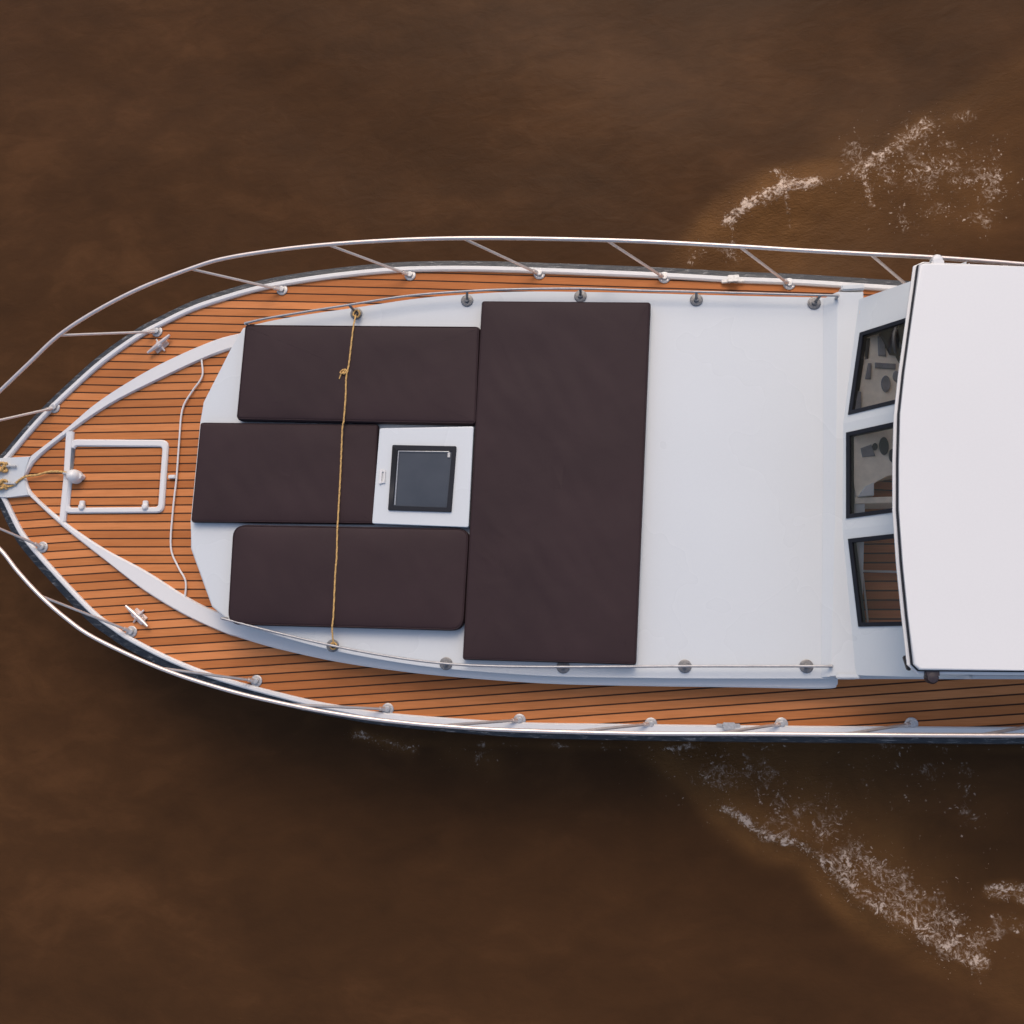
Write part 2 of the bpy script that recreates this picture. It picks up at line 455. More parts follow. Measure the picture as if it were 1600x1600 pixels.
    b.inputs['Roughness'].default_value = 0.30; b.inputs['IOR'].default_value = 1.33; b.inputs['Specular IOR Level'].default_value = 0.05
    b1 = noise_n(t, 3.5, 4, 0.55, mp.outputs[0], 0.5); b2 = noise_n(t, 18, 3, 0.6, mp.outputs[0], 0.8)
    fine = math_n(t, 'MULTIPLY', b2, math_n(t, 'MULTIPLY_ADD', a.outputs['Fac'], 0.26, 0.012))
    bump(t, b, math_n(t, 'ADD', math_n(t, 'MULTIPLY', b1, 0.13), fine), 0.5, 0.09)
    return m
me.materials.append(water_mat())
wo_ = bpy.data.objects.new("water", me); col.objects.link(wo_); tag(wo_, kind='structure')

# foam: flecks and strings of bubbles riding on the wake (uncountable)
def foam_mat():
    m, t, b = new_mat("wake_foam")
    t.links.new(ramp(t, noise_n(t, 60, 2), [(0.35, (0.26, 0.16, 0.095)), (0.65, (0.55, 0.41, 0.31))]), b.inputs['Base Color'])
    b.inputs['Roughness'].default_value = 0.5
    return m
FOAM = foam_mat()
fv, ff = [], []
fl = []
def build_flecks():
    A = np.array(fl); H, _ = wave(A[:, 0], A[:, 1])
    for (x, y, r, a0), z in zip(fl, H):
        z = float(z); n = random.choice((5, 6, 7)); st = random.uniform(1.0, 1.6); i0 = len(fv)
        for k in range(n):
            a = 2 * math.pi * k / n; q = r * random.uniform(0.6, 1.2)
            u, v = q * st * math.cos(a), q * math.sin(a)
            fv.append((x + u * math.cos(a0) - v * math.sin(a0), y + u * math.sin(a0) + v * math.cos(a0), z - 0.001))
        fv.append((x, y, z + r * 0.45 + 0.003))
        for k in range(n): ff.append((i0 + k, i0 + (k + 1) % n, i0 + n))
def chain(p, n, step, r, heading=None):
    x, y = p.x, p.y; a = random.uniform(0, 6.28) if heading is None else heading + random.gauss(0, 0.25); curl = random.gauss(0, 0.12)
    for i in range(n):
        q = r * random.choice((0.45, 0.6, 0.8, 1.0, 1.25))
        fl.append((x + random.gauss(0, r * 0.35), y + random.gauss(0, r * 0.35), q, a))
        a += curl + random.gauss(0, 0.3); x += math.cos(a) * step; y += math.sin(a) * step
def zone(poly, n, ln, r, sx, sy, bias=1.0, step=1.5, head=None):
    """strings of flecks spread about a photo-traced line on the water"""
    L = spline([P(*p, 0) for p in poly], 10)
    for i in range(int(n * 1.7)):
        p = L[int((random.random() ** bias) * (len(L) - 1))]
        q = p + Vector((random.gauss(0, sx), random.gauss(0, sy), 0))
        if mnoise.noise(Vector((q.x * 5.0, q.y * 5.0, 3.3))) < random.uniform(-0.5, 0.25): continue
        if random.random() < 0.75: chain(q, random.randint(1, 3), 0.008, r * random.uniform(0.2, 0.45), head); continue
        rr = r * min(0.95, 0.25 + random.expovariate(1 / 0.2))
        chain(q, random.randint(1, 4), rr * step, rr, head)
# upper wake
zone([(1142, 342), (1165, 322), (1200, 306), (1235, 292), (1268, 287)], 620, 8, 0.0075, 0.06, 0.035)
zone([(1195, 312), (1220, 290), (1232, 276), (1222, 268)], 90, 9, 0.0065, 0.05, 0.05)
zone([(1142, 325), (1146, 345), (1150, 380)], 60, 5, 0.005, 0.015, 0.05)
zone([(1228, 320), (1230, 340), (1234, 358)], 30, 5, 0.005, 0.012, 0.05)
zone([(1262, 292), (1300, 285), (1345, 268)], 60, 3, 0.005, 0.05, 0.05)
zone([(1340, 272), (1350, 262), (1385, 240), (1440, 200), (1500, 175)], 170, 4, 0.0055, 0.11, 0.11)
zone([(1345, 275), (1362, 318)], 60, 4, 0.0055, 0.04, 0.05)
zone([(1400, 250), (1450, 270), (1530, 285)], 210, 5, 0.0055, 0.38, 0.30)
zone([(1400, 290), (1500, 320), (1600, 330)], 90, 3, 0.004, 0.6, 0.30)
zone([(1075, 408), (1100, 392), (1125, 388), (1150, 400)], 150, 4, 0.004, 0.08, 0.06)
# lower wake
zone([(1132, 1262), (1160, 1280), (1195, 1305), (1235, 1315)], 240, 5, 0.006, 0.05, 0.035)
zone([(1235, 1312), (1275, 1335)], 50, 3, 0.005, 0.07, 0.07)
zone([(1290, 1345), (1320, 1375), (1350, 1400), (1420, 1440), (1480, 1480), (1520, 1498)], 330, 6, 0.0065, 0.13, 0.10, 0.9)
zone([(1310, 1335), (1390, 1370), (1450, 1420), (1520, 1470)], 170, 6, 0.0065, 0.22, 0.17)
zone([(1550, 1390), (1580, 1400), (1600, 1395), (1660, 1430)], 45, 8, 0.008, 0.16, 0.10)
zone([(1060, 1170), (1130, 1210), (1200, 1250), (1290, 1290)], 420, 5, 0.0034, 0.42, 0.18, head=0.8)
zone([(1300, 1310), (1310, 1300)], 10, 5, 0.007, 0.1, 0.08)
zone([(1400, 1200), (1480, 1240), (1560, 1300)], 25, 6, 0.004, 0.6, 0.35)
zone([(555, 1145), (590, 1155), (640, 1168)], 90, 4, 0.0035, 0.10, 0.06)
zone([(700, 1165), (740, 1190), (800, 1200), (760, 1170)], 70, 3, 0.003, 0.25, 0.10)
zone([(1030, 1166), (1060, 1170)], 14, 5, 0.005, 0.05, 0.015)
build_flecks()
me = bpy.data.meshes.new("foam"); me.from_pydata(fv, [], ff); me.materials.append(FOAM)
fo = bpy.data.objects.new("foam", me); col.objects.link(fo)
tag(fo, "brown and white foam flecks riding on the two bow waves beside the boat", "foam", kind='stuff')

# ------------------------------------------------------------------ the boat
boat = empty("motor_boat", (0, 0, 0))
tag(boat, "white and teak motor boat seen from above moving over brown river water", "boat")

port_px = [(-22, 747), (-8, 730), (12, 711), (38, 680), (65, 650), (105, 611), (160, 562), (215, 523), (250, 504), (300, 480), (350, 463), (412, 446), (500, 431), (600, 420), (675, 417), (750, 417), (850, 420), (1025, 427), (1150, 434), (1250, 438), (1403, 448), (1600, 460), (2000, 490), (2500, 535)]
star_px = [(-22, 747), (-10, 762), (5, 781), (20, 812), (37, 842), (75, 887), (140, 956), (175, 983), (205, 1003), (270, 1036), (350, 1066), (475, 1100), (537, 1113), (600, 1124), (750, 1138), (850, 1144), (1000, 1147), (1250, 1150), (1420, 1151), (1600, 1152), (2000, 1150), (2500, 1140)]
port = spline([P(*p, ZD) for p in port_px], 4); star = spline([P(*p, ZD) for p in star_px], 4)
outline = list(reversed(star)) + port[1:]          # starboard aft -> bow -> port aft
cy = sum(p.y for p in (port[-1], star[-1])) / 2

# hull shell: rings from gunwale to below the water
def hull_ring(z, k, fwd):
    out = []
    for p in outline:
        bowf = max(0.0, min(1.0, (-2.0 - p.x) / 4.0))
        yc_ = 1.55 + (p.x + 6) * (-0.012)
        out.append(Vector((p.x + fwd * bowf ** 1.5, yc_ + (p.y - yc_) * (1 - k * (0.25 + 0.75 * bowf)), z)))
    return out
bm = bmesh.new()
rings = [[bm.verts.new(v) for v in hull_ring(z, k, f)] for z, k, f in ((ZD + 0.005, 0.004, 0.02), (1.0, 0.02, 0.06), (0.6, 0.14, 0.35), (0.2, 0.30, 0.7), (-0.25, 0.5, 1.1), (-0.6, 0.85, 1.6))]
for a, b in zip(rings[:-1], rings[1:]):
    for i in range(len(a) - 1): bm.faces.new((a[i], a[i + 1], b[i + 1], b[i]))
    bm.faces.new((a[-1], a[0], b[0], b[-1]))
link("hull", bm, HULL, boat, 'all')

# rubbing strake along both sides
def strake_w(line):
    return [0.098 if p.x < -3 else 0.075 for p in line]
bm = bmesh.new()
for line, s in ((port, 1), (star, -1)):
    line = line[2:]
    prof = [(-0.02, 1.235), (0.5, 1.23), (0.85, 1.215), (1.0, 1.17), (0.9, 1.10), (0.4, 1.04), (-0.02, 1.0)]
    rows = []
    wd = [(0.085 if s > 0 else 0.065) + (0.01 if s > 0 else 0.035) * max(0, min(1, (-2.5 - p.x) / 2.5)) for p in line]
    for k, (f, z) in enumerate(prof):
        o = offset(line, [s * w * f for w in wd]); rows.append([bm.verts.new(Vector((q.x, q.y, z))) for q in o])
    for a, b in zip(rows[:-1], rows[1:]):
        for i in range(len(line) - 1): bm.faces.new((a[i], a[i + 1], b[i + 1], b[i]))
link("rubbing_strake", bm, STRAKE, boat, True)

# side decks (teak), split along the centreline under the foredeck
ctr = [P(-22, 747, ZD), P(2500, 838, ZD)]
for nm, line, mt in (("side_deck", port, TEAK_P), ("side_deck", star, TEAK_S)):
    bm = bmesh.new()
    n = len(line); va = [bm.verts.new(Vector((p.x, p.y, ZD))) for p in line]
    vb = [bm.verts.new(Vector((max(p.x, ctr[0].x + 0.01), ctr[0].y + (ctr[1].y - ctr[0].y) * (max(p.x, ctr[0].x + .01) - ctr[0].x) / (ctr[1].x - ctr[0].x), ZD))) for p in line]
    for i in range(n - 1):
        try: bm.faces.new((va[i], va[i + 1], vb[i + 1], vb[i]))
        except ValueError: pass
    link(nm, bm, mt, boat)

# gunwale: white toe rail
bm = bmesh.new()
add_band(bm, port[4:], offset(port[4:], -0.05), ZD + 0.035, ZD - 0.02, 0.012)
link("gunwale", bm, TRIMW, boat, True)
bm = bmesh.new()
s4 = star[4:]
add_band(bm, s4, offset(s4, [0.045 + 0.04 * max(0, min(1, (p.x + 3.5) / 3)) for p in s4]), ZD + 0.035, ZD - 0.02, 0.012)
link("gunwale", bm, TRIMW, boat, True)

# foredeck mouldings
pout = [(38, 722), (47, 712), (100, 671), (150, 629), (215, 587), (275, 556), (337, 530), (383, 518)]
pinn = [(38, 745), (57, 716), (110, 673), (175, 629), (250, 591), (310, 563), (345, 550), (366, 543)]
sout = [(30, 757), (42, 772), (95, 821), (160, 873), (225, 923), (290, 962), (350, 989), (372, 996)]
sinn = [(38, 745), (50, 771), (100, 815), (160, 856), (225, 891), (287, 930), (332, 953), (352, 964)]
ZM = ZD + 0.045
po = spline([P(*p, ZM) for p in pout], 6); pi_ = spline([P(*p, ZM) for p in pinn], 6)
zl = lambda x: ZM + 0.15 * max(0, min(1, (x - 340) / 260))
so_ = spline([P(*p, zl(p[0])) for p in sout + [(430, 1013), (520, 1033), (610, 1047), (700, 1057), (850, 1068), (1000, 1072), (1150, 1074), (1290, 1076), (1309, 1070)]], 6)
si = spline([P(*p, zl(p[0])) for p in sinn[:-1] + [(362, 960), (430, 984), (520, 1008), (610, 1026), (700, 1038), (850, 1050), (1000, 1053), (1150, 1055), (1290, 1055), (1309, 1057)]], 6)
for a, b in ((po, pi_), (so_, si)):
    bm = bmesh.new(); add_band(bm, a, b, None, ZD - 0.01, 0.014)
    link("deck_moulding", bm, TRIMW, boat, True)
# teak foredeck between the mouldings
bm = bmesh.new()
zf = ZD + 0.012
A = [Vector((p.x, p.y, zf)) for p in pi_]; B = [Vector((p.x, p.y, zf)) for p in si[:len(pi_)]]
va = [bm.verts.new(p) for p in A]; vb = [bm.verts.new(p) for p in B[1:]]
vb = [va[0]] + vb
for i in range(len(va) - 1):
    if i == 0: bm.faces.new((va[0], va[1], vb[1]))
    else: bm.faces.new((va[i], va[i + 1], vb[i + 1], vb[i]))
link("foredeck", bm, TEAK_C, boat)

# bow platform
bm = bmesh.new()
pl = [(-120, 722), (-20, 717), (14, 715), (48, 713), (40, 728), (36, 745), (39, 760), (45, 774), (12, 777), (-10, 776), (-120, 768)]
add_prism(bm, [P(*p, ZD + 0.05) for p in reversed(pl)], ZD - 0.08, 0.008); finish_ngons(bm)
plat = link("bow_platform", bm, WHITE, boat, True)
for y in (728.5, 755.5):
    bm = bmesh.new(); a, b = P(4, y, ZD + 0.075), P(25, y + 0.3, ZD + 0.07)
    add_tube(bm, [a, b], 0.011, 10); add_lathe(bm, P(12, y, ZD + 0.05), [(0.03, 0), (0.03, 0.012), (0.018, 0.016)], 14)
    link("shackle_pin", bm, STEELD, plat, True)

# hatch on the foredeck
hatch = None
def rr_path(c, r, z, n=5):
    out = []; m = len(c)
    for i in range(m):
        p0, p, p1 = Vector(c[i - 1]), Vector(c[i]), Vector(c[(i + 1) % m])
        a = p + (p0 - p).normalized() * r; b = p + (p1 - p).normalized() * r
        for k in range(n + 1):
            t = k / n; q = a * (1 - t) ** 2 + p * 2 * t * (1 - t) + b * t * t
            out.append(P(q.x, q.y, z))
    return out
zh = ZD + 0.04
outr = rr_path([(108, 686), (263, 687), (255, 801), (97, 802)], 12, zh)
innr = rr_path([(116, 697), (253, 698), (246, 792), (107, 793)], 5, zh)
bm = bmesh.new()
add_band(bm, outr + [outr[0]], innr + [innr[0]], zh, zf - 0.002, 0.012)
# the cross bar the hatch is hinged on
add_band(bm, [P(102, 674, zh + .004), P(98, 745, zh + .004), P(91, 815, zh + .004)], [P(114, 674, zh + .004), P(109, 745, zh + .004), P(101, 815, zh + .004)], zh + 0.004, zf - 0.004, 0.012)
bmesh.ops.remove_doubles(bm, verts=bm.verts, dist=1e-5)
hatch = link("anchor_locker_frame", bm, TRIMW, boat, True)
bm = bmesh.new()
inn2 = rr_path([(117, 698), (252, 699), (245, 791), (108, 792)], 5, zf + 0.004)
bm.faces.new([bm.verts.new(p) for p in reversed(inn2)])
link("anchor_locker_lid", bm, TEAK_C, boat)
for x in (128, 227):
    bm = bmesh.new(); c = P(x, 792, zh)
    add_lathe(bm, c, [(0.028, -0.02), (0.028, 0.02), (0.02, 0.028), (0.004, 0.03)], 16)
    add_box(bm, c + Vector((0, 0.03, -0.003)), (0.05, 0.06, 0.03), 0, 0.006)
    link("hinge", bm, TRIMW, hatch, True)
bm = bmesh.new()
add_box(bm, P(269, 745, zh - 0.006), (0.07, 0.035, 0.03), 0, 0.006)
link("latch", bm, TRIMW, hatch, True)

# thin bare pipe across the foredeck
bm = bmesh.new()
pth = [(315, 562), (316, 588), (300, 612), (285, 640), (280, 690), (276, 745), (270, 800), (267, 855), (278, 885), (290, 908), (289, 934)]
add_tube(bm, spline([P(*p, ZD + 0.035) for p in pth], 5), 0.009, 8)
link("cable_conduit", bm, TRIMW, boat, True)

# windlass
w = P(113, 745, zh + 0.01)
bm = bmesh.new()
add_lathe(bm, w + Vector((0.03, 0, 0)), [(0.066, -0.03), (0.068, 0.02), (0.058, 0.06), (0.035, 0.085), (0.008, 0.092)], 24)
add_prism(bm, [w + Vector((x, y, 0.035)) for x, y in ((0.05, -0.05), (0.105, -0.022), (0.118, 0.0), (0.105, 0.022), (0.05, 0.05))], ZD + 0.02, 0.006)
finish_ngons(bm)
wl = link("windlass", bm, TRIMW, boat, True)
bm = bmesh.new()
add_tube(bm, [w + Vector((-0.075, 0.03, 0.03)), w + Vector((-0.02, 0.02, 0.03))], [0.014, 0.02], 12)
link("rope_guide", bm, STEELD, wl, True)

# ---- coachroof
ZC = ZD + 0.30
cport = [(379, 512), (430, 500), (490, 490), (560, 480), (640, 468), (700, 462), (800, 456), (900, 456), (1000, 458), (1150, 462), (1345, 466)]
cstar = [(1345, 1060), (1150, 1060), (1000, 1059), (850, 1056), (700, 1045), (610, 1033), (520, 1016), (430, 992), (352, 967)]
sbase = [(1310, 1076), (1150, 1075), (1000, 1072), (850, 1068), (700, 1055), (610, 1043), (520, 1029), (430, 1008), (352, 985)]
cfront = [(330, 948), (297, 857), (298, 815), (313, 660), (317, 628), (362, 543)]
tp = spline([P(*p, ZC) for p in cport], 4); ts = spline([P(*p, ZC) for p in cstar], 4); tf = [P(*p, ZC) for p in cfront]
bp = [Vector((p.x, p.y, ZD)) for p in offset(tp, 0.035)]
bs = [Vector((p.x, p.y - 0.02, ZD)) for p in ts]
bf = [Vector((p.x + 0.0, p.y, ZD)) for p in tf]
bm = bmesh.new()
add_prism(bm, tp + ts + tf, ZD, 0.022, base=bp + bs + bf); finish_ngons(bm)
coach = link("coachroof", bm, WHITE, boat, True)
# ---- deck hatch in the coachroof
zb = ZC + 0.10
bm = bmesh.new()
hq = [(593, 669), (740, 666), (732, 824), (581, 818)]
tpx = rr_path(list(reversed(hq)), 3, zb, 2)
add_prism(bm, tpx, ZC - 0.005, 0.008); finish_ngons(bm)
dh = link("skylight_hatch", bm, WHITE, boat, True)
fo_ = rr_path([(613, 695), (713, 697), (705, 800), (606, 797)], 2, zb + 0.018, 3); fi_ = rr_path([(621, 703), (706, 705), (698, 793), (614, 790)], 2, zb + 0.018, 3)
bm = bmesh.new(); add_band(bm, fo_ + [fo_[0]], fi_ + [fi_[0]], zb + 0.018, zb - 0.004, 0.004)
bmesh.ops.remove_doubles(bm, verts=bm.verts, dist=1e-5)
link("hatch_frame", bm, BLACK, dh, True)
bm = bmesh.new()
add_prism(bm, list(reversed(rr_path([(620, 702), (707, 704), (699, 794), (613, 791)], 2, zb + 0.008, 3))), zb - 0.002); finish_ngons(bm)
link("pane", bm, SMOKE, dh)
bm = bmesh.new()
add_tube(bm, [P(617, 789, zb + .014), P(623, 705, zb + .014), P(702, 706, zb + .014)], 0.006, 8)
add_box(bm, P(701.5, 711, zb + 0.014), (0.022, 0.045, 0.012), 0, 0.003)
link("hatch_seal", bm, STEELD, dh, True)
bm = bmesh.new()
c = P(597, 745, zb + 0.008)
add_box(bm, c + Vector((-0.012, 0, 0)), (0.022, 0.13, 0.018), -0.04, 0.004)
add_box(bm, c + Vector((0.022, 0, 0)), (0.014, 0.10, 0.022), -0.04, 0.004)
for s in (-1, 1): add_box(bm, c + Vector((0.004, s * 0.05, 0)), (0.05, 0.016, 0.012), 0, 0.003)
link("latch", bm, TRIMW, dh, True)

# ---- cushions: separate things lying on the coachroof
def cushion(px, r, thick, label, seedv, crown=0.012, wr=0.005, creases=()):
    zt = ZC + thick
    top = rr_path(px, r, zt, 6)
    cen = sum(top, Vector()) / len(top)
    # subdivide long sides
    fine = []
    for i, p in enumerate(top):
        q = top[(i + 1) % len(top)]; n = max(1, int((q - p).length / 0.03))
        for k in range(n): fine.append(p.lerp(q, k / n))
    nrm = []
    m = len(fine)
    for i in range(m):
        t = (fine[(i + 1) % m] - fine[i - 1]); nrm.append(Vector((t.y, -t.x, 0)).normalized())
    if (fine[0] - cen).dot(nrm[0]) < 0: nrm = [-v for v in nrm]
    o = empty("sun_cushion", Vector((cen.x, cen.y, ZC + 0.002)))
    tag(o, label, "cushion", "brown sun cushions on the coachroof")
    bm = bmesh.new(); rows = []
    rad = min(0.028, r * 0.0052); cq = [P(*p, zt) for p in px]
    prof = [(-0.012, ZC + 0.002), (0.004, ZC + 0.02), (0.006, zt - rad - 0.01)]
    for k in range(1, 6):
        a = math.pi / 2 * k / 5; prof.append((-rad * (1 - math.cos(a)), zt - rad + rad * math.sin(a)))
    for (d, z) in prof:
        rows.append([bm.verts.new(p + nn * d * 1.0 + Vector((0, 0, z - zt))) for p, nn in zip(fine, nrm)])
    NR = 44
    for j in range(1, NR + 1):
        s = 1 - j / (NR + 0.0) * 0.93
        row = []
        for p, nn in zip(fine, nrm):
            q = cen + (p - nn * rad - cen) * s
            
            e = 1.0; zc_ = []
            for k in range(4):
                a_, b_ = cq[k - 1], cq[k]; t_ = (b_ - a_).normalized()
                dd = abs((q.x - a_.x) * t_.y - (q.y - a_.y) * t_.x) - rad * 0.9
                e *= 1 - math.exp(-max(0, dd) / 0.09)
            for (ax, ay, bx, by, dp) in creases:
                A_, B_ = P(ax, ay, zt), P(bx, by, zt); ab = (B_ - A_).xy; tt = max(0, min(1, (q - A_).xy.dot(ab) / ab.length_squared))
                dl = ((q - A_).xy - ab * tt).length; e2 = math.sin(math.pi * (0.08 + 0.84 * tt))
                z0 = dp * e2 * (math.exp(-(dl / 0.012) ** 2) - 0.5 * math.exp(-(dl / 0.035) ** 2)); zc_.append(z0)
            z = zt + sum(zc_) + crown * e + e * wr * (mnoise.noise(Vector((q.x * 2.2, q.y * 2.2, seedv))) + 0.6 * mnoise.noise(Vector((q.x * 7 + q.y * 3, q.y * 3, seedv))))
            row.append(bm.verts.new(Vector((q.x, q.y, z))))
        rows.append(row)
    for a, b in zip(rows[:-1], rows[1:]):
        for i in range(m): bm.faces.new((a[i], a[(i + 1) % m], b[(i + 1) % m], b[i]))
    bm.faces.new(rows[-1]); bm.faces.new(list(reversed(rows[0])))
    bmesh.ops.translate(bm, verts=bm.verts, vec=-o.location)
    link("pad", bm, CUSH, o, 'all')
    bm = bmesh.new()
    lp = [p - nn * 0.006 + Vector((0, 0, -0.006)) - o.location for p, nn in zip(fine, nrm)]
    add_tube(bm, lp + [lp[0], lp[1]], 0.0045, 6, False)
    link("piping", bm, CUSH, o, 'all')
    return o
cushion([(383, 507), (749, 510), (743, 662), (369, 655)], 6, 0.10, "brown oblong cushion carrying the rope's small bow, square cornered, beside the upper handrail", 1.0)
cushion([(313, 660), (590, 663), (585, 818), (298, 815)], 4, 0.07, "brown middle cushion at the front edge, ending left of the white framed hatch", 2.0)
cushion([(364, 820), (733, 826), (723, 985), (355, 975)], 20, 0.10, "brown oblong cushion with rounded corners, beside the lower handrail", 3.0, 0.02)
cushion([(753, 470), (1016, 472), (993, 1038), (723, 1030)], 4, 0.10, "large brown cushion laid right across the coachroof, the biggest of the four", 4.0, 0.01, 0.008,
        [(741, 852, 790, 888, -0.007), (762, 826, 800, 852, -0.006), (737, 872, 770, 880, -0.005), (768, 842, 812, 850, 0.004), (860, 655, 885, 665, -0.003), (735, 905, 752, 935, -0.004)])

# ---- handrails on the coachroof
hp = spline([P(*p, ZC + 0.11) for p in [(383, 505), (430, 495), (560, 474), (640, 462), (730, 455), (800, 452), (907, 451), (1000, 454), (1088, 456), (1200, 459), (1310, 462)]], 8)
hs = spline([P(*p, ZC + 0.09) for p in [(346, 966), (430, 988), (520, 1009), (610, 1026), (697, 1037), (780, 1041), (880, 1042), (1070, 1041), (1260, 1041), (1300, 1041)]], 8)
for path, bases in ((hp, [(557, 490), (730, 470), (907, 463), (1088, 469), (1272, 474)]), (hs, [(520, 1009), (697, 1037), (880, 1042), (1070, 1041), (1260, 1041)])):
    bm = bmesh.new(); add_tube(bm, path, 0.0105, 10)
    e0 = path[0]; add_tube(bm, [e0, Vector((e0.x + 0.01, e0.y, ZC))], 0.013, 10)
    e1 = path[-1]; add_tube(bm, [e1, Vector((e1.x - 0.01, e1.y, ZC))], 0.013, 10)
    hr = link("handrail", bm, RAILG, boat, True)
    for q in bases:
        c = P(*q, ZC + 0.001); near = min(path, key=lambda v: (v.xy - c.xy).length)
        bm = bmesh.new()
        add_lathe(bm, c, [(0.056, 0), (0.056, 0.007), (0.050, 0.011), (0.024, 0.012)], 22)
        for k in range(3):
            a = 2.1 * k + 0.6; add_lathe(bm, c + Vector((0.042 * math.cos(a), 0.042 * math.sin(a), 0.009)), [(0.006, 0), (0.005, 0.004)], 8)
        add_lathe(bm, c, [(0.022, 0.011), (0.022, 0.03), (0.018, 0.032)], 14)
        add_tube(bm, [c + Vector((0, 0, 0.01)), near], 0.012, 8)
        link("rail_base", bm, FLANGE, hr, True)

# ---- guard rail round the bow
ZR = ZD + 0.70
rail_px_p = [(-100, 742), (-92, 708), (-60, 670), (-30, 640), (0, 611), (45, 568), (92, 524), (150, 486), (220, 450), (297, 420), (350, 404), (430, 391), (512, 382), (600, 376), (675, 373), (750, 372), (850, 373), (1000, 377), (1155, 385), (1250, 391), (1360, 397), (1455, 402), (1600, 413), (1900, 440), (2300, 480)]
rail_px_s = [(-100, 742), (-92, 772), (-50, 812), (0, 858), (28, 893), (63, 931), (103, 966), (150, 998), (250, 1044), (350, 1077), (450, 1101), (550, 1119), (630, 1129), (700, 1135), (800, 1141), (1000, 1146), (1200, 1147), (1600, 1149), (2000, 1145), (2300, 1142)]
rp = spline([P(*p, ZR) for p in rail_px_p], 6); rs = spline([P(*p, ZR) for p in rail_px_s], 6)
bm = bmesh.new(); add_tube(bm, list(reversed(rs)) + rp[1:], 0.0175, 12)
guard = link("guard_rail", bm, STEEL, boat, True)
st_p = [((86, 637), (-62, 672)), ((246, 518), (92, 524)), ((441, 453), (297, 420)), ((641, 430), (512, 382)), ((843, 428), (728, 372)), ((1038, 434), (943, 375)), ((1233, 444), (1152, 385)), ((1428, 455), (1358, 397)), ((1630, 470), (1575, 411))]
st_s = [((67, 855), (-62, 801)), ((206, 987), (66, 933)), ((401, 1064), (245, 1042)), ((606, 1108), (450, 1101)), ((812, 1125), (690, 1134)), ((1017, 1131), (905, 1143)), ((1221, 1131), (1120, 1147)), ((1424, 1131), (1340, 1148)), ((1630, 1131), (1560, 1149))]
for (b, t) in st_p + st_s:
    base = P(*b, ZD + 0.002); line = rp if (b, t) in st_p else rs
    tgt = P(*t, ZR); near = min(line, key=lambda v: (v - tgt).length)
    d = (near - base).normalized()
    bm = bmesh.new()
    add_tube(bm, [base + d * 0.03, near], 0.0125, 10)
    add_tube(bm, [base, base + d * 0.085], 0.019, 12)
    nf = len(bm.faces)
    add_lathe(bm, base, [(0.054, 0), (0.054, 0.008), (0.048, 0.012), (0.026, 0.013)], 22)
    add_lathe(bm, base, [(0.026, 0.012), (0.026, 0.034), (0.021, 0.036)], 16)
    bm.faces.ensure_lookup_table()
    for f in bm.faces[nf:]: f.material_index = 1
    for k in range(4):
        a = math.pi / 4 + k * math.pi / 2
        add_lathe(bm, base + Vector((0.041 * math.cos(a), 0.041 * math.sin(a), 0.011)), [(0.0065, 0), (0.005, 0.005)], 8)
    link("stanchion", bm, STEEL, guard, True, [STEELD])

# ---- cleats and fairleads
def cleat(px, py, ang, L=0.28):
    c = P(px, py, ZD + 0.002); bm = bmesh.new(); u = Vector((math.cos(ang), math.sin(ang), 0)); v = Vector((-u.y, u.x, 0))
    add_box(bm, c + Vector((0, 0, 0.006)), (0.15, 0.09, 0.014), ang, 0.004)
    for s in (-1, 1): add_lathe(bm, c + u * s * 0.035, [(0.02, 0.01), (0.013, 0.03), (0.013, 0.05)], 12)
    pts = [c + u * (L / 2 * t) + Vector((0, 0, 0.045 + 0.008 * t * t)) for t in np.linspace(-1, 1, 11)]
    rad = [0.011 + 0.012 * (1 - t * t) for t in np.linspace(-1, 1, 11)]
    add_tube(bm, pts, rad, 10)
    for s in (-1, 1):
        add_tube(bm, [c + v * s * 0.012 + Vector((0, 0, 0.03)), c + v * s * 0.075 + Vector((0, 0, 0.012))], [0.016, 0.009], 8)
    add_lathe(bm, c, [(0.034, 0.01), (0.034, 0.05), (0.022, 0.064)], 14)
    return link("cleat", bm, STEEL, boat, True)
cleat(252, 540, math.radians(38)); cleat(218, 963, math.radians(-40), 0.3)
for (px, py) in ((1145, 439), (1138, 1134)):
    c = P(px, py, ZD + 0.03); bm = bmesh.new()
    add_box(bm, c + Vector((0, 0, 0.0)), (0.20, 0.035, 0.02), 0, 0.006)
    for s in (-1, 1):
        add_box(bm, c + Vector((s * 0.033, 0, 0.03)), (0.022, 0.06, 0.05), 0, 0.006)
    add_box(bm, c + Vector((0, 0, 0.062)), (0.10, 0.065, 0.014), 0, 0.005)
    link("fairlead", bm, STEELD, boat, True)

# ---- wheelhouse
ZW = ZC + 0.05
# ledge the windscreen stands on
bm = bmesh.new()
lt = [(1309, 455), (1349, 455), (1349, 470), (1352, 760), (1345, 1055), (1297, 1057), (1306, 760)]
lb = [(1286, 467), (1349, 467), (1349, 470), (1352, 760), (1345, 1058), (1283, 1058), (1286, 760)]
T = [P(*p, ZW) for p in lt]; Bz = [P(*p, ZC + 0.0015) for p in lb]
add_prism(bm, list(reversed(T)), ZC, 0.012, base=list(reversed(Bz))); finish_ngons(bm)
link("windscreen_base", bm, WHITE, boat, True)
for (px, py) in ((1328, 457), (1320, 1055)):
    bm = bmesh.new(); c = P(px, py, ZW - 0.12); add_box(bm, c, (0.19, 0.05, 0.26), 0, 0.01)
    link("ledge_end", bm, WHITE, boat, True)

